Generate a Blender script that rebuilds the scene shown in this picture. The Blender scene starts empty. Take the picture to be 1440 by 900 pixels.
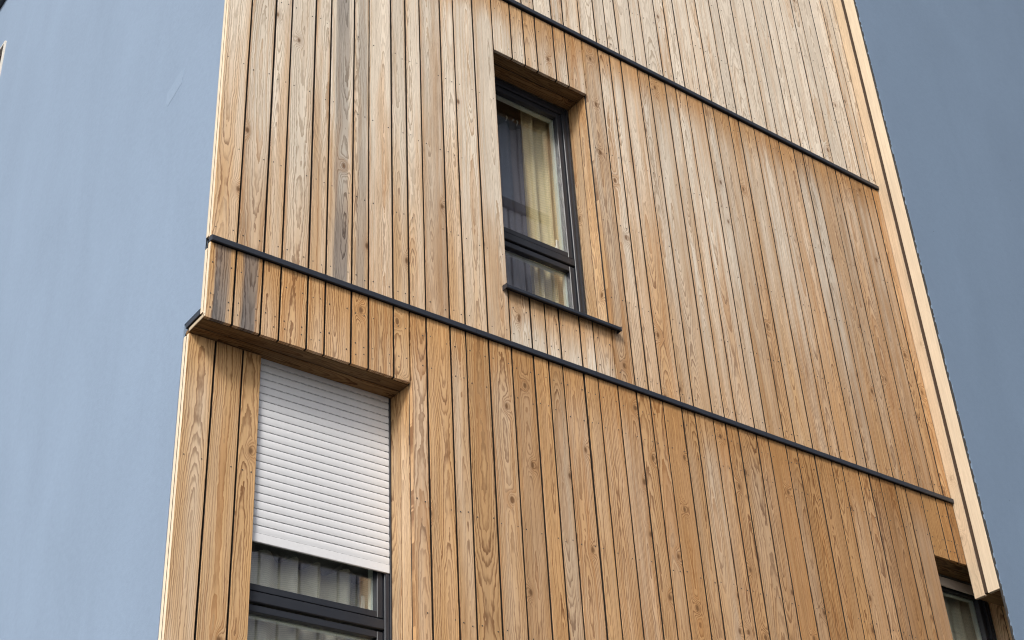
import bpy, bmesh, math, random
from mathutils import Matrix, Vector
random.seed(7)
S = bpy.context.scene
COL = S.collection
RAD = math.radians

# ------------------------------------------------------------------ camera
CAM = (-2.51362, -5.49615, -4.43233)
RIGHT = [0.799306, -0.5987431, -0.0511524]
DOWN = [0.2935257, 0.4632868, -0.8361866]
FWD = [0.5243592, 0.6533544, 0.5460545]
cd = bpy.data.cameras.new('camera'); cam = bpy.data.objects.new('camera', cd); COL.objects.link(cam)
cd.sensor_width = 36; cd.lens = 51.438; cd.clip_start = .1; cd.clip_end = 500
m = Matrix((RIGHT, [-a for a in DOWN], [-a for a in FWD])).transposed().to_4x4()
m.translation = CAM; cam.matrix_world = m
S.camera = cam
# ------------------------------------------------------------------ light
SUN_DIR = Vector((-.78, -.60, .82)).normalized()      # towards the sun
elev = math.asin(SUN_DIR.z); az = math.atan2(SUN_DIR.x, SUN_DIR.y)
w = bpy.data.worlds.new('World'); S.world = w; w.use_nodes = True
nt = w.node_tree; nt.nodes.clear()
sky = nt.nodes.new('ShaderNodeTexSky'); sky.sky_type = 'NISHITA'; sky.sun_disc = False
sky.sun_elevation = elev; sky.sun_rotation = az; sky.dust_density = 3.0; sky.air_density = 1.0
hs = nt.nodes.new('ShaderNodeHueSaturation'); hs.inputs['Saturation'].default_value = .45
bg = nt.nodes.new('ShaderNodeBackground'); bg.inputs[1].default_value = .10
wo = nt.nodes.new('ShaderNodeOutputWorld')
nt.links.new(sky.outputs[0], hs.inputs['Color']); nt.links.new(hs.outputs[0], bg.inputs[0]); nt.links.new(bg.outputs[0], wo.inputs[0])
sd = bpy.data.lights.new('sun', 'SUN'); sd.energy = 1.5; sd.angle = RAD(13); sd.color = (1, .95, .88)
sun = bpy.data.objects.new('sun', sd); COL.objects.link(sun)
sun.rotation_euler = SUN_DIR.to_track_quat('Z', 'Y').to_euler(); sun.location = (-8, -6, 12)
S.view_settings.view_transform = 'Standard'; S.view_settings.look = 'None'
S.view_settings.exposure = 0.95; S.view_settings.gamma = 1
S.cycles.filter_width = 1.15; S.cycles.max_bounces = 10; S.cycles.transparent_max_bounces = 12

# ------------------------------------------------------------------ node helper
class N:
    def __init__(s, name):
        s.m = bpy.data.materials.new(name); s.m.use_nodes = True
        s.t = s.m.node_tree; s.t.nodes.clear()
        s.out = s.t.nodes.new('ShaderNodeOutputMaterial')
    def n(s, typ, **kw):
        x = s.t.nodes.new('ShaderNode' + typ)
        for k, v in kw.items(): setattr(x, k, v)
        return x
    def put(s, sock, v):
        if isinstance(v, bpy.types.NodeSocket): s.t.links.new(v, sock)
        elif isinstance(v, (tuple, list)) and sock.type == 'RGBA' and len(v) == 3: sock.default_value = (*v, 1)
        else: sock.default_value = v
    def math(s, op, a, b=0.0, c=0.0, clamp=False):
        x = s.n('Math', operation=op, use_clamp=clamp)
        for i, v in enumerate((a, b, c)): s.put(x.inputs[i], v)
        return x.outputs[0]
    def ss(s, v, a, b, lo=0.0, hi=1.0):          # smoothstep
        x = s.n('MapRange', interpolation_type='SMOOTHSTEP')
        for i, q in enumerate((v, a, b, lo, hi)): s.put(x.inputs[i], q)
        return x.outputs[0]
    def xyz(s, x=0.0, y=0.0, z=0.0):
        c = s.n('CombineXYZ')
        for i, v in enumerate((x, y, z)): s.put(c.inputs[i], v)
        return c.outputs[0]
    def noise(s, vec, scale=1.0, detail=2.0, rough=.5, dist=0.0):
        x = s.n('TexNoise'); s.put(x.inputs['Vector'], vec)
        x.inputs['Scale'].default_value = scale; x.inputs['Detail'].default_value = detail
        x.inputs['Roughness'].default_value = rough; x.inputs['Distortion'].default_value = dist
        return x.outputs[0]
    def mix(s, f, a, b, mode='MIX'):
        x = s.n('Mix', data_type='RGBA', blend_type=mode)
        s.put(x.inputs[0], f); s.put(x.inputs[6], a); s.put(x.inputs[7], b)
        return x.outputs[2]
    def attr(s, name):
        x = s.n('Attribute', attribute_type='OBJECT'); x.attribute_name = name
        return x.outputs['Fac']
    def pbr(s, col, rough=.6, bump=None, bstr=.3, bdist=.002, **kw):
        p = s.n('BsdfPrincipled'); s.put(p.inputs['Base Color'], col); s.put(p.inputs['Roughness'], rough)
        for k, v in kw.items(): s.put(p.inputs[k.replace('_', ' ')], v)
        if bump is not None:
            b = s.n('Bump'); b.inputs['Strength'].default_value = bstr; b.inputs['Distance'].default_value = bdist
            s.put(b.inputs['Height'], bump); s.t.links.new(b.outputs[0], p.inputs['Normal'])
        s.t.links.new(p.outputs[0], s.out.inputs[0])
        return s.m

# ------------------------------------------------------------------ materials
def wood_material():
    k = N('larch')
    tc = k.n('TexCoord').outputs['Object']
    sp = k.n('SeparateXYZ'); k.put(sp.inputs[0], tc); x, y, z = sp.outputs
    seed, tone, wea = k.attr('seed'), k.attr('tone'), k.attr('weather')
    wid, ln, fall, stain, fresh = k.attr('wid'), k.attr('len'), k.attr('fall'), k.attr('stain'), k.attr('fresh')
    s2 = k.math('MULTIPLY', seed, 7.31); s3 = k.math('MULTIPLY', seed, 3.77)
    nz = lambda off, f, d=1.0: k.math('SUBTRACT', k.noise(k.xyz(off, k.math('MULTIPLY', x, 1.5), k.math('MULTIPLY', z, f)), 1, d), .5)
    wob = nz(s2, 1.1, 2.0)
    dep = nz(s3, .62, 1.5)
    fine = k.math('SUBTRACT', k.noise(k.xyz(k.math('ADD', k.math('MULTIPLY', x, 22), s2), s3, k.math('MULTIPLY', z, 5.0)), 1, 3), .5)
    rnd = k.n('TexWhiteNoise', noise_dimensions='1D'); k.put(rnd.inputs['W'], seed)
    rs = k.n('SeparateXYZ'); k.put(rs.inputs[0], rnd.outputs['Color'])
    u0 = k.math('MULTIPLY', k.math('SUBTRACT', rs.outputs[0], .5), .07)
    u = k.math('ADD', k.math('ADD', k.math('SUBTRACT', x, u0), k.math('MULTIPLY', wob, .05)), k.math('MULTIPLY', fine, .010))
    v = k.math('ADD', k.math('MULTIPLY', dep, .26), k.math('MULTIPLY', k.math('SUBTRACT', rs.outputs[1], .5), .10))
    # knots
    vo = k.n('TexVoronoi', voronoi_dimensions='2D', feature='F1'); vo.inputs['Randomness'].default_value = 1
    k.put(vo.inputs['Vector'], k.xyz(k.math('ADD', k.math('MULTIPLY', x, 4.2), s2), k.math('ADD', k.math('MULTIPLY', z, 2.3), s3)))
    vo.inputs['Scale'].default_value = 1
    vp = k.n('SeparateXYZ'); k.put(vp.inputs[0], vo.outputs['Color'])
    kd = k.math('ADD', k.math('MULTIPLY', vo.outputs['Distance'], .24), k.math('MULTIPLY', fine, .008))
    has = k.math('GREATER_THAN', vp.outputs[0], .68)
    kb = k.math('MULTIPLY', has, k.math('EXPONENT', k.math('MULTIPLY', k.math('POWER', k.math('MULTIPLY', kd, 1 / .028), 2.0), -1.0)))
    knot = k.math('MULTIPLY', k.math('MULTIPLY', has, k.math('SUBTRACT', 1.0, fresh)), k.ss(kd, .016, .004))
    r = k.math('SQRT', k.math('ADD', k.math('MULTIPLY', u, u), k.math('MULTIPLY', v, v)))
    r = k.math('ADD', r, k.math('MULTIPLY', kb, .042))
    jag = k.math('SUBTRACT', k.noise(k.xyz(k.math('ADD', k.math('MULTIPLY', x, 70), s3), s2, k.math('MULTIPLY', z, 16)), 1, 2), .5)
    sc = k.math('ADD', 84.0, k.math('MULTIPLY', rs.outputs[2], 66))
    rings = k.math('ADD', k.math('MULTIPLY', r, sc), k.math('ADD', k.math('MULTIPLY', nz(s2, 9.0, 2.0), .8), k.math('MULTIPLY', jag, 1.15)))
    t = k.math('FRACT', rings)
    late = k.math('MULTIPLY', k.ss(t, .34, .86), k.ss(t, 1.0, .96))
    # how strongly each ring is drawn
    rv = k.noise(k.xyz(k.math('MULTIPLY', k.math('FLOOR', rings), 3.7), s2, k.math('MULTIPLY', z, .8)), 1, 1)
    late = k.math('MULTIPLY', late, k.ss(rv, .25, .70, .35, 1.0))
    fill = k.ss(k.noise(k.xyz(k.math('MULTIPLY', k.math('FLOOR', rings), 5.1), s3, k.math('MULTIPLY', z, .5)), 1, 0), .60, .72)
    fib = k.noise(k.xyz(k.math('MULTIPLY', x, 260), s2, k.math('MULTIPLY', z, 5)), 1, 3, .6)
    fib2 = k.noise(k.xyz(k.math('MULTIPLY', x, 60), s3, k.math('MULTIPLY', z, 1.6)), 1, 3, .6)
    blot = k.noise(k.xyz(k.math('MULTIPLY', x, 9), s2, k.math('MULTIPLY', z, 2.1)), 1, 3)
    # weathering: washed pale in the exposed field, still warm right below the flashing and along the arrises
    d = k.math('SUBTRACT', ln, z)
    prof = k.math('MULTIPLY', k.ss(d, .02, .42, .12, 1.0), k.math('SUBTRACT', 1.0, k.math('MULTIPLY', fall, k.ss(d, .9, 2.7))))
    ed = k.math('SUBTRACT', k.math('MULTIPLY', wid, .5), k.math('ABSOLUTE', x))
    edge = k.ss(k.math('ADD', ed, k.math('MULTIPLY', fib2, .02)), .004, .034, .55, 1.0)
    patch = k.ss(k.noise(k.xyz(k.math('MULTIPLY', x, 14), s3, k.math('MULTIPLY', z, .9)), 1, 3), .30, .68, .45, 1.25)
    W = k.math('MULTIPLY', k.math('MULTIPLY', wea, prof), k.math('MULTIPLY', edge, patch), clamp=True)
    cf = k.mix(k.math('MULTIPLY', late, .95), (.555, .335, .150), (.185, .078, .026))
    cw = k.mix(k.math('MULTIPLY', late, .76), (.70, .612, .500), (.33, .245, .165))
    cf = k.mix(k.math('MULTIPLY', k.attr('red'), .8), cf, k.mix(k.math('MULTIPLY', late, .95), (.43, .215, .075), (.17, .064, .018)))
    cf = k.mix(k.math('MULTIPLY', fill, .5), cf, (.36, .165, .055))
    cw = k.mix(k.math('MULTIPLY', fill, .38), cw, (.50, .31, .16))
    col = k.mix(W, cf, cw)
    new = k.mix(k.math('MULTIPLY', late, .22), (.60, .50, .375), (.50, .375, .24))
    col = k.mix(fresh, col, new)
    # old grey and black sun-bleached stain
    sb = k.math('ADD', k.math('ABSOLUTE', k.math('ADD', x, -.004)), k.math('MULTIPLY', k.math('SUBTRACT', fib2, .5), .05))
    sm = k.math('MULTIPLY', k.math('MULTIPLY', stain, k.ss(sb, k.math('MULTIPLY', wid, .36), k.math('MULTIPLY', wid, .22))), k.ss(blot, .12, .42))
    sm = k.math('MULTIPLY', sm, k.ss(nz(s2, .8, 1.0), -.25, .12, .55, 1.0))
    cs = k.mix(k.math('ADD', k.math('MULTIPLY', late, .9), k.math('MULTIPLY', k.math('SUBTRACT', k.math('ADD', fib2, fib), 1.0), 2.2), clamp=True), (.18, .172, .17), (.020, .022, .030))
    col = k.mix(sm, col, cs)
    col = k.mix(k.math('MULTIPLY', knot, .85), col, (.075, .04, .022))
    col = k.mix(k.math('MULTIPLY', k.math('MULTIPLY', kb, .35), k.math('SUBTRACT', 1.0, fresh)), col, (.26, .13, .055))
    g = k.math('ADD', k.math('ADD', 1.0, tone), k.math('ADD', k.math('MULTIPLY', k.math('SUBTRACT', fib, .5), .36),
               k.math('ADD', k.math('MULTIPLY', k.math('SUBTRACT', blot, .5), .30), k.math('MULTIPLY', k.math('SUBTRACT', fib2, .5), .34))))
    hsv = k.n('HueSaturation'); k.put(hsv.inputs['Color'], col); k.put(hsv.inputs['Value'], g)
    h = k.math('ADD', k.math('MULTIPLY', late, .7), fib)
    return k.pbr(hsv.outputs[0], .62, h, .45, .0015, Specular_IOR_Level=.10)
WOOD = wood_material()

def render_material(name, base, grain, streak):
    k = N(name); p = k.n('NewGeometry').outputs['Position']
    mp = k.n('Mapping'); k.put(mp.inputs[0], p)
    mp.inputs['Rotation'].default_value = (RAD(30), 0, 0); mp.inputs['Scale'].default_value = (1.2, 1.5, .55)
    big = k.noise(mp.outputs[0], 1.3, 4, .55, .6)
    sand = k.noise(p, 240, 3, .65); mid = k.noise(p, 26, 4, .6)
    vo = k.n('TexVoronoi'); k.put(vo.inputs['Vector'], p); vo.inputs['Scale'].default_value = 3.4
    vc = k.n('SeparateXYZ'); k.put(vc.inputs[0], vo.outputs['Color'])
    speck = k.math('MULTIPLY', k.ss(vo.outputs['Distance'], .030, .012), k.math('GREATER_THAN', vc.outputs[0], .45))
    g = k.math('ADD', 1.0, k.math('ADD', k.math('MULTIPLY', k.math('SUBTRACT', big, .5), streak), k.math('ADD', k.math('MULTIPLY', k.math('SUBTRACT', mid, .5), .14), k.math('MULTIPLY', k.math('SUBTRACT', sand, .5), grain * .5))))
    hsv = k.n('HueSaturation'); k.put(hsv.inputs['Color'], base); k.put(hsv.inputs['Value'], g)
    col = k.mix(k.math('MULTIPLY', speck, .6), hsv.outputs[0], k.mix(k.math('GREATER_THAN', vc.outputs[1], .6), (.03, .035, .045), (.7, .74, .78)))
    hgt = k.math('ADD', k.math('MULTIPLY', sand, grain), k.math('MULTIPLY', big, 3.0))
    hgt = k.math('ADD', hgt, k.math('MULTIPLY', mid, .5))
    return k.pbr(col, .72, hgt, .35, .006, Specular_IOR_Level=.25)
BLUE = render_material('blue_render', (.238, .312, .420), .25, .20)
BLUE_SANDY_SHADED = render_material('blue_sandy_shaded_render', (.165, .230, .322), 1.5, .20)  # same paint as BLUE, darkened to put the right wall's shade into it

def plain(name, col, rough=.5, var=.12, scale=30, metallic=0.0, spec=.5, bump=.1):
    k = N(name); p = k.n('TexCoord').outputs['Object']
    f = k.noise(p, scale, 4, .6)
    hsv = k.n('HueSaturation'); k.put(hsv.inputs['Color'], col)
    k.put(hsv.inputs['Value'], k.math('ADD', 1.0, k.math('MULTIPLY', k.math('SUBTRACT', f, .5), var * 2)))
    return k.pbr(hsv.outputs[0], k.math('ADD', rough - .08, k.math('MULTIPLY', f, .16)), f, bump, .001, Metallic=metallic, Specular_IOR_Level=spec)
METAL = plain('anthracite_metal', (.022, .026, .036), .38, .15, 14)
FRAME = plain('anthracite_frame', (.017, .020, .027), .42, .12, 20)
BEAD = plain('pale_frame_lining', (.72, .78, .74), .4, .06)
GROOVE = plain('black_painted_groove', (.016, .012, .009), .7)
MEMB = plain('black_membrane', (.012, .010, .009), .8)
FOAM = plain('dark_mortar_edge', (.035, .034, .034), .9, .5, 90)
WHITE = plain('white_plaster', (.55, .53, .49), .7, .06)
DARKROOM = plain('room_paint', (.16, .15, .14), .8, .1, 3)
HANDLE = plain('white_handle', (.75, .75, .72), .35)
CONC = plain('asphalt', (.06, .058, .055), .85, .2, 2)
SCREW = plain('screw_steel', (.05, .045, .04), .5)
LIGHTSCREW = plain('bright_screw', (.6, .6, .6), .35)

def shutter_material():
    k = N('white_aluminium_slat'); tc = k.n('TexCoord').outputs['Object']
    sp = k.n('SeparateXYZ'); k.put(sp.inputs[0], tc)
    f = k.noise(tc, 380, 2); g = k.noise(tc, 7, 3)
    dash = k.math('GREATER_THAN', k.math('FRACT', k.math('MULTIPLY', sp.outputs[0], 1 / .042)), .42)
    hole = k.math('MULTIPLY', k.math('LESS_THAN', sp.outputs[2], .0026), dash)
    c = k.mix(g, (.60, .61, .63), (.66, .67, .69))
    c = k.mix(k.math('MULTIPLY', hole, .27), c, (.05, .05, .055))
    return k.pbr(c, .42, f, .12, .001)
SLAT = shutter_material()

def cloth(name, col, weave):
    k = N(name); p = k.n('TexCoord').outputs['Object']
    sp = k.n('SeparateXYZ'); k.put(sp.inputs[0], p)
    wv = k.n('TexWave', wave_type='BANDS', bands_direction='Z'); k.put(wv.inputs[0], p); wv.inputs['Scale'].default_value = weave
    wv.inputs['Distortion'].default_value = 1.5
    f = k.noise(p, 60, 3)
    hsv = k.n('HueSaturation'); k.put(hsv.inputs['Color'], col)
    k.put(hsv.inputs['Value'], k.math('ADD', .82, k.math('ADD', k.math('MULTIPLY', wv.outputs[1], .2), k.math('MULTIPLY', f, .16))))
    d = k.n('BsdfDiffuse'); k.put(d.inputs[0], hsv.outputs[0]); tr = k.n('BsdfTranslucent'); k.put(tr.inputs[0], hsv.outputs[0])
    mx = k.n('MixShader'); mx.inputs[0].default_value = .2
    k.t.links.new(d.outputs[0], mx.inputs[1]); k.t.links.new(tr.outputs[0], mx.inputs[2]); k.t.links.new(mx.outputs[0], k.out.inputs[0])
    return k.m
YELLOW = cloth('yellow_cloth', (.97, .82, .54), 22)
GREY = cloth('grey_cloth', (.22, .20, .25), 40)
BEIGE = cloth('beige_cloth', (.95, .90, .78), 30)

def glass():
    k = N('window_glass')
    fa = k.n('LayerWeight'); fa.inputs[0].default_value = .5
    fr = k.math('ADD', .165, k.math('MULTIPLY', k.math('POWER', fa.outputs['Facing'], 4.0), .9))
    n = k.noise(k.n('TexCoord').outputs['Object'], 2.2, 2)
    b = k.n('Bump'); b.inputs['Strength'].default_value = .006; b.inputs['Distance'].default_value = .02; k.put(b.inputs['Height'], n)
    t = k.n('BsdfTransparent'); t.inputs[0].default_value = (.95, .97, .96, 1)
    g = k.n('BsdfGlossy'); g.inputs['Roughness'].default_value = .012; k.t.links.new(b.outputs[0], g.inputs['Normal'])
    mx = k.n('MixShader'); k.put(mx.inputs[0], fr)
    k.t.links.new(t.outputs[0], mx.inputs[1]); k.t.links.new(g.outputs[0], mx.inputs[2]); k.t.links.new(mx.outputs[0], k.out.inputs[0])
    return k.m
GLASS = glass()

# ------------------------------------------------------------------ object helpers
def link(name, me, mat, parent=None, loc=(0, 0, 0)):
    o = bpy.data.objects.new(name, me); COL.objects.link(o)
    if mat and not me.materials: me.materials.append(mat)
    o.location = loc
    if parent: o.parent = parent
    return o
def thing(name, label, cat, loc=(0, 0, 0), group=None):
    o = bpy.data.objects.new(name, None); COL.objects.link(o); o.location = loc; o.empty_display_size = .2
    o['label'] = label; o['category'] = cat; o['kind'] = 'thing'
    if group: o['group'] = group
    return o
def from_bm(name, bm, mat, parent=None, loc=(0, 0, 0)):
    me = bpy.data.meshes.new(name); bm.normal_update(); bm.to_mesh(me); bm.free()
    return link(name, me, mat, parent, loc)
def add_box(bm, x0, x1, y0, y1, z0, z1, bev=0.0):
    vs = [bm.verts.new((x, y, z)) for z in (z0, z1) for y in (y0, y1) for x in (x0, x1)]
    fs = [bm.faces.new([vs[i] for i in f]) for f in ((0, 2, 3, 1), (4, 5, 7, 6), (0, 1, 5, 4), (2, 6, 7, 3), (0, 4, 6, 2), (1, 3, 7, 5))]
    if bev:
        es = list({e for f in fs for e in f.edges})
        bmesh.ops.bevel(bm, geom=es, offset=bev, segments=1, affect='EDGES')
def box(name, x0, x1, y0, y1, z0, z1, mat, parent=None, bev=0.0):
    """box whose origin is the middle of its base; parents all stand at the world origin or are offset below"""
    bm = bmesh.new(); cx, cy = (x0 + x1) / 2, (y0 + y1) / 2
    add_box(bm, x0 - cx, x1 - cx, y0 - cy, y1 - cy, 0, z1 - z0, bev)
    off = Vector(PO.get(parent, (0, 0, 0))) if parent else Vector((0, 0, 0))
    o = from_bm(name, bm, mat, parent, Vector((cx, cy, z0)) - off)
    PO[o] = Vector((cx, cy, z0))
    return o
PO = {}                                              # world origin of every parent
MESH = {}
def board_mesh(w_, L, t=.022, groove=(0, 0), c=.0014):
    key = (round(w_, 4), round(L, 4), t, groove)
    if key in MESH: return MESH[key]
    a = w_ / 2
    prof = [(-a, t), (-a, c), (-a + c, 0), (a - c, 0), (a, c), (a, t)]
    vs = [(x, y, z) for z in (0, L) for x, y in prof]
    n = 6
    fs = [(i, (i + 1) % n, n + (i + 1) % n, n + i) for i in range(n)] + [tuple(range(n - 1, -1, -1)), tuple(range(n, 2 * n))]
    me = bpy.data.meshes.new('board'); me.from_pydata(vs, [], fs); me.update()
    bm = bmesh.new(); bm.from_mesh(me); bmesh.ops.recalc_face_normals(bm, faces=bm.faces); bm.to_mesh(me); bm.free()
    me.materials.append(WOOD); me.materials.append(GROOVE); MESH[key] = me
    if groove[0]: me.polygons[0].material_index = 1
    if groove[1]: me.polygons[4].material_index = 1
    return me
R_FRONT = Matrix.Identity(3)
R_LEFT = Matrix(((0, 1, 0), (-1, 0, 0), (0, 0, 1)))         # board face looks to -x
R_DOWN = Matrix(((0, 0, 1), (1, 0, 0), (0, 1, 0)))          # board face looks down, length along x
def board(name, parent, w_, L, loc, rot=R_FRONT, t=.022, tone=0., weather=0., fall=.6, stain=0., fresh=0., label=None, jig=True, seed=None, groove=(0, 0), red=0.):
    o = link(name, board_mesh(w_, L, t, groove), None, parent)
    j = Matrix.Rotation(random.uniform(-.0007, .0007), 3, 'Y') @ Matrix.Rotation(random.uniform(-.004, .004), 3, 'Z') if jig else Matrix.Identity(3)
    mw = (rot @ j).to_4x4(); mw.translation = Vector(loc) - Vector(PO.get(parent, (0, 0, 0)))
    o.matrix_local = mw
    o['seed'] = float(seed if seed is not None else random.uniform(1, 60)); o['tone'] = float(tone); o['weather'] = float(weather); o['wid'] = float(w_)
    o['len'] = float(L); o['fall'] = float(fall); o['stain'] = float(stain); o['fresh'] = float(fresh); o['red'] = float(red)
    if label: o['label'] = label
    return o

# ------------------------------------------------------------------ ground
bm = bmesh.new()
vs = [bm.verts.new(p) for p in ((-150, -150, 0), (150, -150, 0), (150, 150, 0), (-150, 150, 0))]; bm.faces.new(vs)
g = from_bm('ground', bm, CONC, None, (0, 0, -6.0)); g['kind'] = 'structure'

# ------------------------------------------------------------------ the timber clad building
B = thing('timber_building', 'building front of upright larch boards in three tiers with dark windows', 'building', (2.9, 0, -6.0)); PO[B] = Vector((2.9, 0, -6.0))
J = [0, .147, .300, .4035, .561, .665, .8235, .929, 1.0855, 1.1905, 1.298, 1.457, 1.563, 1.720, 1.881, 2.038, 2.148, 2.254, 2.411, 2.518, 2.672, 2.819, 2.926,
     3.032, 3.189, 3.297, 3.455, 3.561, 3.668, 3.829, 3.937, 4.098, 4.201, 4.366, 4.527, 4.634, 4.794, 4.897, 5.005, 5.164, 5.270, 5.435, 5.595, 5.697, 5.776]
GAP = .0108
W1 = (1.884, 2.668, .385, 2.272); W2 = (.0, 1.193, -3.0, -.481); W3 = (5.437, 6.240, -3.0, -.497)
screws = []
def tier(z0, z1, tw, fall, cut):
    for i in range(len(J) - 1):
        a, b = J[i] + GAP / 2, J[i + 1] - GAP / 2
        if i == 0: a = 0.0
        if i == len(J) - 2: b = J[-1]
        xc = (a + b) / 2
        spans = cut(xc, z0, z1)
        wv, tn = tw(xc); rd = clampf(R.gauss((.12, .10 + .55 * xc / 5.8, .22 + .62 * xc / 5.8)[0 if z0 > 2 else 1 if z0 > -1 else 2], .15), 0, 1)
        for q, (s0, s1, kind) in enumerate(spans):
            st, wv2, lab = 0., wv, None
            if z0 < -1 and i in (0, 1): st, lab = 1.0, 'grey weather-stained board beside the corner'
            if z0 > -1 and z0 < 1 and i in (5, 6): st = (.75, .4)[i - 5]
            if kind == 'short': wv2 = wv * .75
            e0 = s0 + random.uniform(-.002, .002) if kind == 'short' else s0
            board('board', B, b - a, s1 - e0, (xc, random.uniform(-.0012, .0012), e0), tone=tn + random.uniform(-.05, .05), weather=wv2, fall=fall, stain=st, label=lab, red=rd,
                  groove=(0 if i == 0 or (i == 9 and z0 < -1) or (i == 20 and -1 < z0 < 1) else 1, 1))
            for zz in SCREWS:
                if s0 + .04 < zz < s1 - .04:
                    for xx in (a + .022 + random.uniform(-.004, .004), b - .022 + random.uniform(-.004, .004)):
                        screws.append((xx, zz + random.uniform(-.012, .012)))
            for zz in (s0 + .07, s1 - .12):
                for xx in (a + .022, b - .022):
                    screws.append((xx + random.uniform(-.004, .004), zz + random.uniform(-.01, .01)))
SCREWS = [-1.75, -1.15, -.35, .62, 1.22, 1.82, 3.35, 3.95, 4.55, 5.15]
def cut_mid(x, z0, z1):
    if W1[0] < x < W1[1]: return [(z0, W1[2] - .012, 'low'), (W1[3], z1, 'short')]
    return [(z0, z1, 'full')]
def cut_low(x, z0, z1):
    if x < 1.19: return [(W2[3], z1, 'short')]
    if x > 5.435: return [(W3[3], z1, 'short')]
    return [(z0, z1, 'full')]
def clampf(v, a, b): return max(a, min(b, v))
R = random.Random(11)
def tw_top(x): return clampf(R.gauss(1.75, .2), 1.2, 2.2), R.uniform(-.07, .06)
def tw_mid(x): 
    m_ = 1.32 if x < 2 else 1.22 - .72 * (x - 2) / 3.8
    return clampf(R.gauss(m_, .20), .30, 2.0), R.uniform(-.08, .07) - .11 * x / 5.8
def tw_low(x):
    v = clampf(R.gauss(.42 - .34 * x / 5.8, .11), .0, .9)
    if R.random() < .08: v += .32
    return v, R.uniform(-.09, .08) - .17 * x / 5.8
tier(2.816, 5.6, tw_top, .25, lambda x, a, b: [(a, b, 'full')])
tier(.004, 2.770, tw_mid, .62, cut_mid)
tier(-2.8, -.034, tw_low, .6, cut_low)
# boards set back beside the roller shutter
for i in range(3):
    a, b = J[i] + GAP / 2, J[i + 1] - GAP / 2
    if i == 0: a = 0.0
    if i == 2: b = .402
    board('board', B, b - a, 2.31, ((a + b) / 2, .170, -2.795), tone=(-.04, -.10, -.08)[i], weather=(.42, .2, .12)[i], fall=-.3, stain=0, groove=(1 if i else 0, 1))
    for xx in (a + .025, b - .025): screws.append((xx, -1.15, .170))
# second layer seen only at the corner, backing, soffits and reveals
board('batten', B, .10, 2.73, (.051, .0335, .02), tone=.25, fresh=1.0, t=.022, jig=False)
board('batten', B, .10, 2.73, (.051, .0335, 2.85), tone=.25, fresh=1.0, t=.022, jig=False)
board('batten', B, .10, .385, (.051, .0335, -.440), tone=.25, fresh=1.0, t=.022, jig=False)
board('batten', B, .10, 2.31, (.051, .2035, -2.795), tone=.25, fresh=1.0, t=.022, jig=False)
for z0, z1 in ((-.4775, -.036), (.006, 2.768), (2.82, 5.59)):
    board('end_strip', B, .018, z1 - z0, (-.0012, .0095, z0), R_LEFT, t=.004, fresh=1.0, tone=.28, jig=False)
board('end_strip', B, .018, 2.30, (-.0012, .1795, -2.79), R_LEFT, t=.004, fresh=1.0, tone=.28, jig=False)
bm = bmesh.new()
add_box(bm, .03, 5.775, .0225, .029, 2.30, 5.59); add_box(bm, .03, 1.882, .0225, .029, -.47, 2.30); add_box(bm, 2.671, 5.775, .0225, .029, -.47, 2.30)
add_box(bm, 1.882, 2.671, .0225, .029, -.47, .37); add_box(bm, 1.1955, 5.434, .0225, .029, -2.79, -.47); add_box(bm, .03, .40, .1925, .199, -2.79, -.46)
add_box(bm, .012, 5.82, .056, .09, 2.298, 5.6); add_box(bm, .012, 1.862, .056, .09, -.44, 2.298); add_box(bm, 2.70, 5.82, .056, .09, -.44, 2.298)
add_box(bm, 1.866, 2.70, .056, .09, -.44, .36); add_box(bm, 1.222, 5.40, .056, .09, -2.8, -.44); add_box(bm, .012, .33, .228, .25, -2.8, -.45)
for x_, za, zb in ((W1[1] + .005, .40, 2.27), (W2[1] + .005, -2.8, -.485), (W3[1] + .005, -2.8, -.50)): add_box(bm, x_, x_ + .012, .1085, .116, za, zb)  # dark strips near the face put shade into the open board joints
for xa, xb, z_ in ((.01, 1.19, -.4745), (W1[0] + .004, W1[1] - .004, 2.2785), (W3[0] + .004, W3[1] - .004, -.4905)): add_box(bm, xa, xb, .1075, .1155, z_, z_ + .012)
for ya, yb, za, zb in ((.0187, .0332, .0, 5.58), (.0187, .0332, -.46, -.04), (.0557, .0598, -.43, 5.58), (.1887, .2033, -2.79, -.49)): add_box(bm, .0028, .0048, ya, yb, za, zb)  # dark strips that put shade into the open gaps at the corner
for x_, za, zb in ((W1[1] + .0225, .36, 2.30), (W2[1] + .0225, -2.8, -.45), (W3[1] + .0225, -2.8, -.46)): add_box(bm, x_, x_ + .006, .0295, .099, za, zb)
for xa, xb, z_ in ((.03, 1.215, -.4575), (W1[0], W1[1] + .02, 2.2955), (W3[0], W3[1] + .02, -.4735)): add_box(bm, xa, xb, .0300, .207, z_, z_ + .006)
from_bm('membrane_and_gap_strips', bm, MEMB, B, -PO[B])
# solid wall core with holes
bm = bmesh.new()
YB0, YB1 = .10, .34
def core(x0, x1, z0, z1): add_box(bm, x0, x1, YB0, YB1, z0, z1)
core(.02, 1.86, -.42, 5.6); core(1.86, 2.71, 2.31, 5.6); core(1.86, 2.71, -.42, .33); core(2.71, 6.9, -.42, 5.6)
core(1.26, 5.40, -3.0, -.42); core(6.30, 6.9, -3.0, -.42)
add_box(bm, .02, .335, .26, .34, -3.0, -.42)
from_bm('wall_core', bm, WHITE, B, -PO[B])
box('plinth', .004, 6.9, .05, .34, -6.0, -3.0, BLUE_SANDY_SHADED, B)
box('plinth', .004, 6.9, .02, .34, -3.0, -2.80, METAL, B)
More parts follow.
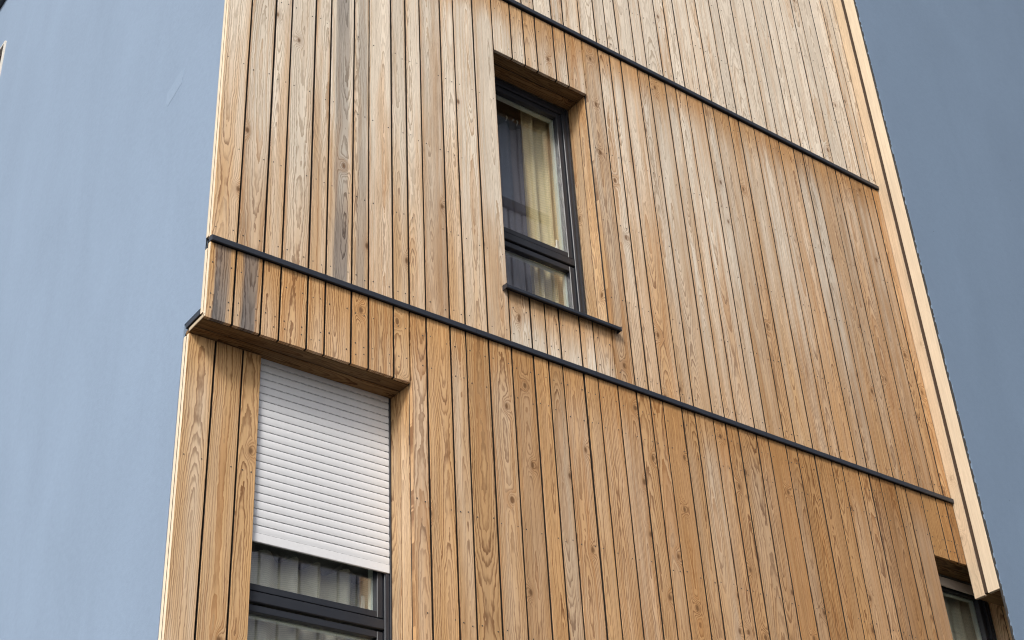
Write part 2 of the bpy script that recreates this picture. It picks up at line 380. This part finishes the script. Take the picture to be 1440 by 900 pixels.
# soffits
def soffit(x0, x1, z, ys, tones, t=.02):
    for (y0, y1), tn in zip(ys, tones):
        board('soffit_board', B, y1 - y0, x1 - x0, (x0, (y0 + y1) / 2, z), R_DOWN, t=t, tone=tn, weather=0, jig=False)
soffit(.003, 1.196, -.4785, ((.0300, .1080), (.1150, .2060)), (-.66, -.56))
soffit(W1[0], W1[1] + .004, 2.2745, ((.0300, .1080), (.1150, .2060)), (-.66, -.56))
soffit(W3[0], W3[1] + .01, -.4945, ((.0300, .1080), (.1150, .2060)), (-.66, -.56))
# right and left reveals
def reveal(x, z0, z1, flip=False, dt=0.):
    for (y0, y1), tn in zip(((.0300, .1090), (.1155, .2060)), (-.02, -.16)):
        board('reveal_board', B, y1 - y0, z1 - z0, (x, (y0 + y1) / 2, z0), R_LEFT if not flip else Matrix(((0, -1, 0), (1, 0, 0), (0, 0, 1))), t=.02,
              tone=tn + dt, weather=.36, fall=0, jig=False)
reveal(W1[1] + .0015, .40, 2.272); reveal(W1[0] - .0015, .40, 2.272, True)
reveal(W2[1] + .0015, -2.8, -.481); reveal(W3[1] + .0015, -2.8, -.497, dt=.25); reveal(W3[0] - .0015, -2.8, -.497, True)  # right window's reveal toned lighter to offset the blue wall's shade
board('reveal_board', B, .16, 2.3, (6.246 + .08, .0, -2.8), tone=-.1, jig=False)
# flashings
def flashing(z, x0, x1, parts):
    xs = [x0] + parts + [x1]
    for a, b in zip(xs[:-1], xs[1:]):
        bm = bmesh.new()
        prof = [(-.017, .0), (-.020, -.003), (-.020, -.032), (-.017, -.035), (-.012, -.035), (-.012, -.028), (.021, -.028), (.021, .010), (-.004, .005)]
        n = len(prof); g2 = .0012
        v = [[bm.verts.new((x - a, y, zz)) for y, zz in prof] for x in (a + g2, b - g2)]
        for i in range(n): bm.faces.new((v[0][i], v[0][(i + 1) % n], v[1][(i + 1) % n], v[1][i]))
        bm.faces.new(v[0][::-1]); bm.faces.new(v[1]); bmesh.ops.recalc_face_normals(bm, faces=bm.faces)
        from_bm('flashing', bm, METAL, B, Vector((a, 0, z)) - PO[B])
flashing(0.0, -.001, 5.776, [1.622, 3.63])
flashing(2.812, -.001, 5.776, [2.10, 4.20])
# screws
bm = bmesh.new()
for s in screws:
    if random.random() < .14: continue
    x, z = s[0], s[1]; y = s[2] if len(s) > 2 else 0
    c = [bm.verts.new((x + .0034 * math.cos(q * math.pi / 3), y - .0018, z + .0038 * math.sin(q * math.pi / 3))) for q in range(6)]
    e = [bm.verts.new((x + .0040 * math.cos(q * math.pi / 3), y + .003, z + .0046 * math.sin(q * math.pi / 3))) for q in range(6)]
    bm.faces.new(c)
    for q in range(6): bm.faces.new((c[q], e[q], e[(q + 1) % 6], c[(q + 1) % 6]))
bmesh.ops.recalc_face_normals(bm, faces=bm.faces)
sc = from_bm('screw_heads', bm, SCREW, B, -PO[B]); sc['kind'] = 'stuff'
# flashing on the step at the corner
box('step_flashing', -.0015, .02, .0565, .209, -.440, -.412, METAL, B)
PALE = plain('fresh_cut_wood', (.50, .40, .27), .6, .2, 40)
box('soffit_end', -.0012, .0025, .003, .168, -.4785, -.4600, PALE, B)

# ------------------------------------------------------------------ windows
def ring(bm, x0, x1, z0, z1, wd, y0, y1, bev=.004):
    add_box(bm, x0, x0 + wd, y0, y1, z0, z1, bev); add_box(bm, x1 - wd, x1, y0, y1, z0, z1, bev)
    add_box(bm, x0 + wd, x1 - wd, y0 + .001, y1 - .001, z1 - wd, z1, bev); add_box(bm, x0 + wd, x1 - wd, y0 + .001, y1 - .001, z0, z0 + wd, bev)
def window(x0, x1, z0, z1, ztr, label, lower=True, outer=.052, sash=.045):
    win = bpy.data.objects.new('window', None); COL.objects.link(win); win.parent = B; win['label'] = label
    o = Vector(((x0 + x1) / 2, .2, z0)); win.location = o - PO[B]; PO[win] = o
    def add(name, bm, mat): return from_bm(name, bm, mat, win, -o)
    bm = bmesh.new(); ring(bm, x0, x1, z0, z1, outer, .208, .290); add('frame', bm, FRAME)
    bm = bmesh.new(); add_box(bm, x1 - outer + .003, x1 - outer + .011, .202, .209, z0 + .05, z1 - .05); add_box(bm, x1 - .018, x1 - .006, .203, .2085, z0, z1); add('seal', bm, METAL)
    bm = bmesh.new(); add_box(bm, x0 + outer, x1 - outer, .212, .290, ztr - .105, ztr - .052, .004); add('transom', bm, FRAME)
    for a, b in ((ztr - .046, z1 - outer + .002), (z0 + outer, ztr - .111)):
        bm = bmesh.new(); ring(bm, x0 + outer + .003, x1 - outer - .003, a, b - .004, sash - .006, .220, .262, .003); add('sash', bm, FRAME)
        q0, q1, r0, r1 = x0 + outer + sash, x1 - outer - sash, a + sash, b - sash
        bm = bmesh.new(); ring(bm, q0 - .006, q1 + .006, r0 - .006, r1 + .006, .007, .2635, .298, 0); add('frame_lining', bm, BEAD)
        bm = bmesh.new(); add_box(bm, q0 - .004, q1 + .004, .250, .256, r0 - .004, r1 + .004); add('pane', bm, GLASS)
    return win, add
w1, add1 = window(W1[0] + .003, W1[1] - .004, .42, 2.270, 1.045, 'upper window with a yellow curtain and a dark sill')
w2, add2 = window(.345, 1.186, -2.75, -.60, -1.675, 'lower left window half covered by a white roller shutter', outer=.028, sash=.040)
w3, add3 = window(W3[0] + .003, W3[1] - .004, -2.75, -.500, -1.75, 'partly hidden window beside the right blue wall')
def lever(add, x, z):
    bm = bmesh.new(); add_box(bm, x - .012, x + .012, .328, .340, z - .05, z + .05, .004); add_box(bm, x - .009, x + .009, .340, .375, z - .012, z + .012, .003)
    add_box(bm, x - .010, x + .010, .365, .380, z - .14, z + .012, .004); add('handle', bm, HANDLE)
lever(add1, W1[1] - .085, 1.16); lever(add2, 1.11, -1.62)
# sill
bm = bmesh.new()
X0, X1 = 1.842, 2.712
prof = [(-.040, .372), (-.044, .368), (-.044, .350), (-.041, .346), (-.036, .346), (-.036, .360), (.20, .395), (.20, .418), (.0, .384)]
v = [[bm.verts.new((x, y, z)) for y, z in prof] for x in (X0, X1)]
n = len(prof)
for i in range(n): bm.faces.new((v[0][i], v[0][(i + 1) % n], v[1][(i + 1) % n], v[1][i]))
bm.faces.new(v[0][::-1]); bm.faces.new(v[1]); bmesh.ops.recalc_face_normals(bm, faces=bm.faces)
for vv in bm.verts:
    if vv.co.y > .0: vv.co.x = clampf(vv.co.x, W1[0] + .001, W1[1] - .001)
add1('sill', bm, METAL)
bm = bmesh.new(); add_box(bm, X0 - .003, X0, -.045, -.001, .344, .375); add1('sill_end_cap', bm, METAL)
bm = bmesh.new(); add_box(bm, X1, X1 + .003, -.045, -.001, .344, .375); add1('sill_end_cap', bm, METAL)
# lower left window: roller shutter
sh = bpy.data.objects.new('roller_shutter', None); COL.objects.link(sh); sh.parent = B; so = Vector((.8, .2, -1.487)); sh.location = so - PO[B]; PO[sh] = so
sh['label'] = 'white roller shutter let down over the upper half of the window'
P = .0424
bm = bmesh.new(); H_ = P - .0016
pr = [(.0075, 0.0), (.0040, .0008)] + [(.0020 + .0028 * (1 - math.sin(math.pi * (.12 + .80 * q / 6))), .003 + (H_ - .005) * q / 6) for q in range(7)] + [(.0075, H_)]
x0s, x1s = .405, 1.181
vA = [bm.verts.new((x0s - .8, y, z)) for y, z in pr]; vB = [bm.verts.new((x1s - .8, y, z)) for y, z in pr]
bk = [bm.verts.new((x, .012, z)) for x in (x0s - .8, x1s - .8) for z in (0, H_)]
for i in range(len(pr) - 1):
    f = bm.faces.new((vA[i], vB[i], vB[i + 1], vA[i + 1])); f.smooth = True
bm.faces.new((bk[0], bk[1], bk[3], bk[2])); bm.faces.new((vA[0], bk[0], bk[2], vB[0])); bm.faces.new((vA[-1], vB[-1], bk[3], bk[1]))
bmesh.ops.recalc_face_normals(bm, faces=bm.faces)
sme = bpy.data.meshes.new('slat'); bm.to_mesh(sme); bm.free(); sme.materials.append(SLAT)
zz = -1.4405
while zz < -.50:
    link('slat', sme, SLAT, sh, Vector((.8, .198, zz)) - so); zz += P
BARW = plain('white_bar', (.66, .67, .69), .42, .05, 60)
box('bottom_bar', x0s, x1s, .197, .209, -1.487, -1.442, BARW, sh, .002)
box('guide_rail', 1.183, 1.1925, .196, .235, -2.75, -.482, FRAME, sh, .001)
box('guide_rail', .4035, .4045, .196, .235, -2.75, -.482, FRAME, sh)
# right window: rolled up shutter, only its bottom bar hangs out
s3 = bpy.data.objects.new('roller_shutter', None); COL.objects.link(s3); s3.parent = B; so3 = Vector((5.84, .2, -.585)); s3.location = so3 - PO[B]; PO[s3] = so3
s3['label'] = 'rolled up shutter whose pale bottom bar shows under the lintel'
BAR = plain('beige_bar', (.52, .44, .37), .5)
box('bottom_bar', W3[0] + .004, W3[1] - .004, .196, .207, -.585, -.515, BAR, s3, .002)

# rooms behind the windows
def room(x0, x1, z0, z1, y1, wall=DARKROOM):
    bm = bmesh.new(); y0 = .345
    add_box(bm, x0, x1, y1, y1 + .05, z0, z1); add_box(bm, x0 - .05, x0, y0, y1, z0, z1); add_box(bm, x1, x1 + .05, y0, y1, z0, z1)
    add_box(bm, x0, x1, y0, y1, z1, z1 + .05); add_box(bm, x0, x1, y0, y1, z0 - .05, z0)
    from_bm('room', bm, wall, B, -PO[B])
room(1.2, 3.6, .0, 2.52, 3.2); room(.10, 2.3, -2.8, -.30, 3.0); room(4.6, 6.8, -2.8, -.30, 3.0)
# curtains
def curtain(name, label, mat, pts, z0, z1, group=None, top=None, amp=1.0):
    """pts: list of (x, y) control points of the pleats, smooth"""
    fine = []
    for i in range(len(pts) - 1):
        a, b = pts[i], pts[i + 1]
        for q in range(5):
            t = q / 5; s = (1 - math.cos(math.pi * t)) / 2
            fine.append((a[0] + (b[0] - a[0]) * t, a[1] + (b[1] - a[1]) * s))
    fine.append(pts[-1])
    ox, oy = pts[0]
    bm = bmesh.new(); rows = []
    NZ = 14
    for iz in range(NZ + 1):
        f = iz / NZ; z = z0 + (z1 - z0) * f
        row = []
        for i, (x, y) in enumerate(fine):
            k = .75 + .25 * math.sin(3.1 * f + i * .11)
            row.append(bm.verts.new((x - ox + .012 * math.sin(2.3 * f + x * 9), (y - oy) * k, z - z0 - (.012 * (1 - math.cos(i * 2 * math.pi / 10)) if iz == NZ and top else 0))))
        rows.append(row)
    for a, b in zip(rows[:-1], rows[1:]):
        for i in range(len(a) - 1):
            fc = bm.faces.new((a[i], a[i + 1], b[i + 1], b[i])); fc.smooth = True
    o = from_bm(name, bm, mat, None, (ox, oy, z0))
    md = o.modifiers.new('thick', 'SOLIDIFY'); md.thickness = .0015
    o['label'] = label; o['category'] = 'curtain'
    if group: o['group'] = group
    return o
def pleats(x0, x1, y, step, depth, rnd):
    out = []; x = x0; k = 0
    while x < x1:
        out.append((x, y + (depth if k % 2 else 0) * rnd.uniform(.6, 1.2))); x += step * rnd.uniform(.7, 1.3); k += 1
    out.append((x1, y)); return out
rc = random.Random(4)
curtain('curtain', 'yellow curtain gathered at the right of the upper window', YELLOW, pleats(2.375, 2.78, .345, .055, .085, rc), .25, 2.42)
gc = curtain('curtain', 'grey curtain on hooks at the left of the upper window', GREY, pleats(1.70, 2.425, .41, .06, .035, rc), .25, 2.135, top=True)
for hx in (1.98, 2.07, 2.165, 2.26, 2.35):
    bm = bmesh.new(); q = [(0, 0), (.004, .012), (.010, .026), (.012, .040), (.006, .050)]
    for (a0, b0), (a1, b1) in zip(q[:-1], q[1:]):
        vs = [bm.verts.new((xx + hx - 1.7, -.02 + yy, zz + 1.87)) for xx, zz in ((a0, b0), (a1, b1)) for yy in (-.003, .003)] + [bm.verts.new((xx + .006 + hx - 1.7, -.02 + yy, zz + 1.87)) for xx, zz in ((a0, b0), (a1, b1)) for yy in (-.003, .003)]
        for f in ((0, 1, 3, 2), (4, 6, 7, 5), (0, 4, 5, 1), (2, 3, 7, 6), (0, 2, 6, 4), (1, 5, 7, 3)): bm.faces.new([vs[i] for i in f])
    from_bm('curtain_hook', bm, HANDLE, gc)
curtain('curtain', 'beige curtain behind the half lowered white shutter', BEIGE, pleats(.25, 1.35, .335, .085, .11, rc), -2.6, -1.445, top=True)
curtain('curtain', 'dim beige curtain behind the partly hidden right window', BEIGE, pleats(5.2, 6.6, .345, .07, .06, rc), -2.6, -.50)
# ------------------------------------------------------------------ left blue wall
L = thing('rendered_wall', 'light blue rendered side wall left of the timber corner', 'wall', (0, 4.5, -6.0)); PO[L] = Vector((0, 4.5, -6.0))
def slab_x(bm, xf, xb, y0, y1, z0, z1): add_box(bm, xf, xb, y0, y1, z0, z1)
bm = bmesh.new()
WY0, WY1, WZ0, WZ1 = 4.60, 5.9, 3.3, 5.03
XF = .003
def face_grid(rects):
    for (y0, y1, z0, z1) in rects: add_box(bm, XF, .30, y0, y1, z0, z1)
face_grid(((.060, WY0, -.4, 5.80), (.238, WY0, -6, -.4), (WY0, WY1, WZ1, 5.80), (WY0, WY1, -6, WZ0), (WY1, 9.5, -6, 5.80)))
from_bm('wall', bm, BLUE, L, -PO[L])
box('coping', -.05, .36, -.0, 9.5, 5.80, 5.86, METAL, L, .004)
bm = bmesh.new(); yy = [(.56, 1.452), (.735, 1.402), (.762, 1.448), (.765, 1.52), (.60, 1.565), (.545, 1.555)]
f = [bm.verts.new((XF - .0010, y, z)) for y, z in yy]; b_ = [bm.verts.new((XF + .001, y, z)) for y, z in yy]
bm.faces.new(f)
for i in range(6): bm.faces.new((f[i], f[(i + 1) % 6], b_[(i + 1) % 6], b_[i]))
bmesh.ops.recalc_face_normals(bm, faces=bm.faces)
PATCHM = render_material('blue_patch_render', (.252, .328, .438), .25, .08)
from_bm('plaster_patch', bm, PATCHM, L, -PO[L])
# its window, cut by the left edge of the picture
wl = bpy.data.objects.new('window', None); COL.objects.link(wl); wl.parent = L; wo_ = Vector((0, 5.25, WZ0)); wl.location = wo_ - PO[L]; PO[wl] = wo_
TRIM = plain('cream_trim', (.66, .62, .55), .5)
BROWN = plain('brown_reveal', (.16, .085, .045), .6, .3, 8)
box('trim', -.012, .02, WY0 + .001, WY0 + .022, WZ0 + .001, WZ1 - .022, TRIM, wl); box('trim', -.012, .02, WY0 + .001, WY1 - .001, WZ1 - .021, WZ1 - .001, TRIM, wl)
box('reveal', .021, .2, WY0 + .001, WY0 + .02, WZ0, WZ1 - .02, BROWN, wl); box('reveal', .021, .2, WY0 + .021, WY1 - .001, WZ1 - .02, WZ1 - .001, BROWN, wl)
box('frame', .16, .22, WY0 + .021, WY0 + .09, WZ0, WZ1 - .021, FRAME, wl); box('frame', .161, .219, WY0 + .091, WY1 - .021, WZ1 - .09, WZ1 - .021, FRAME, wl)
box('trim', -.012, .02, WY1 - .022, WY1 - .001, WZ0 + .022, WZ1 - .022, TRIM, wl); box('sill', -.04, .15, WY0 + .023, WY1 - .023, WZ0 + .001, WZ0 + .024, METAL, wl)
box('reveal', .021, .2, WY1 - .02, WY1 - .001, WZ0 + .025, WZ1 - .021, BROWN, wl)
box('frame', .16, .22, WY1 - .09, WY1 - .021, WZ0 + .025, WZ1 - .091, FRAME, wl); box('frame', .161, .219, WY0 + .091, WY1 - .091, WZ0 + .025, WZ0 + .09, FRAME, wl)
box('pane', .185, .191, WY0 + .091, WY1 - .091, WZ0 + .091, WZ1 - .091, GLASS, wl)
box('backing', .26, .29, WY0 - .05, WY1 + .05, WZ0 - .05, WZ1 + .05, DARKROOM, wl)

# ------------------------------------------------------------------ right blue wall, standing proud of the boards
Rr = thing('rendered_wall', 'blue rendered wall, its colour darkened for shade, with a pale wood return at the right', 'wall', (9, 0, -6.0)); PO[Rr] = Vector((9, 0, -6.0))
XS = 5.778; BZ = -.747
rz = random.Random(5)
bm = bmesh.new(); zs = [-6 + .022 * i for i in range(610)]
zs = [z for z in zs if z < 7.4]
yf, yb = -.221, -.150
le = [XS + .004 + rz.uniform(0, .006) + (rz.uniform(0, .008) if rz.random() < .25 else 0) for z in zs]
F1 = [bm.verts.new((x, yf + .004, z)) for x, z in zip(le, zs)]; F2 = [bm.verts.new((x + .006, yf, z)) for x, z in zip(le, zs)]; F3 = [bm.verts.new((12.0, yf, z)) for z in zs]
Bk = [bm.verts.new((x + .001, -.207, z)) for x, z in zip(le, zs)]
B3 = [bm.verts.new((12.0, -.207, z)) for z in zs]
for i in range(len(zs) - 1):
    for a, b in ((Bk, F1), (F1, F2), (F2, F3), (B3, Bk)): bm.faces.new((a[i], b[i], b[i + 1], a[i + 1]))
bm.faces.new((Bk[0], F1[0], F2[0], F3[0], B3[0])); bm.faces.new((Bk[-1], F1[-1], F2[-1], F3[-1], B3[-1]))
bmesh.ops.recalc_face_normals(bm, faces=bm.faces)
from_bm('wall', bm, BLUE_SANDY_SHADED, Rr, -PO[Rr])
# crumbly dark edge of the render coat
bm = bmesh.new()
ex = [(XS + .002 - rz.uniform(0, .003), -.2065 - rz.uniform(.005, .012) - (rz.uniform(.002, .008) if rz.random() < .3 else 0)) for z in zs]
a1 = [bm.verts.new((XS + .002, -.2062, z)) for z in zs]; a2 = [bm.verts.new((x, y, z)) for (x, y), z in zip(ex, zs)]; a3 = [bm.verts.new((XS + .013, -.220, z)) for z in zs]
for i in range(len(zs) - 1):
    bm.faces.new((a1[i], a2[i], a2[i + 1], a1[i + 1])); bm.faces.new((a2[i], a3[i], a3[i + 1], a2[i + 1])); bm.faces.new((a3[i], a1[i], a1[i + 1], a3[i + 1]))
bmesh.ops.recalc_face_normals(bm, faces=bm.faces)
from_bm('render_edge', bm, FOAM, Rr, -PO[Rr])
bm = bmesh.new(); add_box(bm, XS + .032, 12, -.206, -.001, BZ + .03, 7.4); add_box(bm, 6.9, 12, -.206, .34, -6, BZ + .03)
from_bm('wall_core', bm, WHITE, Rr, -PO[Rr])
PGAP = plain('brown_shadow_gap', (.045, .026, .015), .8)
box('shadow_gap', XS + .008, XS + .0315, -.1113, -.0808, BZ + .012, 7.3, PGAP, Rr)  # dark brown strip in the open gap, its shade put into the colour
board('return_board', Rr, .080, 7.3 - BZ, (XS, -.0405, BZ), R_LEFT, t=.030, fresh=.72, tone=-.02, weather=0, jig=False)
board('return_board', Rr, .094, 7.3 - BZ, (XS, -.1585, BZ + .004), R_LEFT, t=.030, fresh=1, tone=.04, weather=0, jig=False)
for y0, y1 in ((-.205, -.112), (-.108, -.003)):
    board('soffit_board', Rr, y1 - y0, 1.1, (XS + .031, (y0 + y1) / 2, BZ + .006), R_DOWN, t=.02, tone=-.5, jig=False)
box('coping', XS - .01, 12, -.26, .36, 7.40, 7.46, METAL, Rr, .004)

# ------------------------------------------------------------------ building across the yard (mirrored in the window panes)
O = thing('apartment_building', 'tall timber building across the yard seen mirrored in the window panes', 'building', (14, -11, -6)); PO[O] = Vector((14, -11, -6))
GREYW = plain('silvered_boards', (.76, .72, .77), .75, .25, 5)
bm = bmesh.new(); ro = random.Random(9); x = 4.0
while x < 26:
    wd = ro.choice((.30, .42)); add_box(bm, x, x + wd - .045, -10.05 - ro.uniform(0, .01), -10.0, -6, 11.30); add_box(bm, x, x + wd - .045, -10.05 - ro.uniform(0, .01), -10.0, 11.48, 13.5); x += wd
cl = from_bm('cladding', bm, GREYW, O, -PO[O]); cl['kind'] = 'stuff'
box('added_glint_strip', 10.28, 10.52, -9.995, -9.97, 11.5, 13.45, plain('glint_strip_blue', (.55, .64, .78), .4), O)  # added strip, there only to mirror as a blue streak in the pane
box('wall_core', 4, 26, -18, -10.06, -6, 13.5, MEMB, O)
box('flashing', 3.9, 26.1, -10.04, -9.93, 11.30, 11.48, METAL, O)
box('roof', 3.5, 26.5, -18.5, -8.2, 13.5, 13.8, METAL, O)
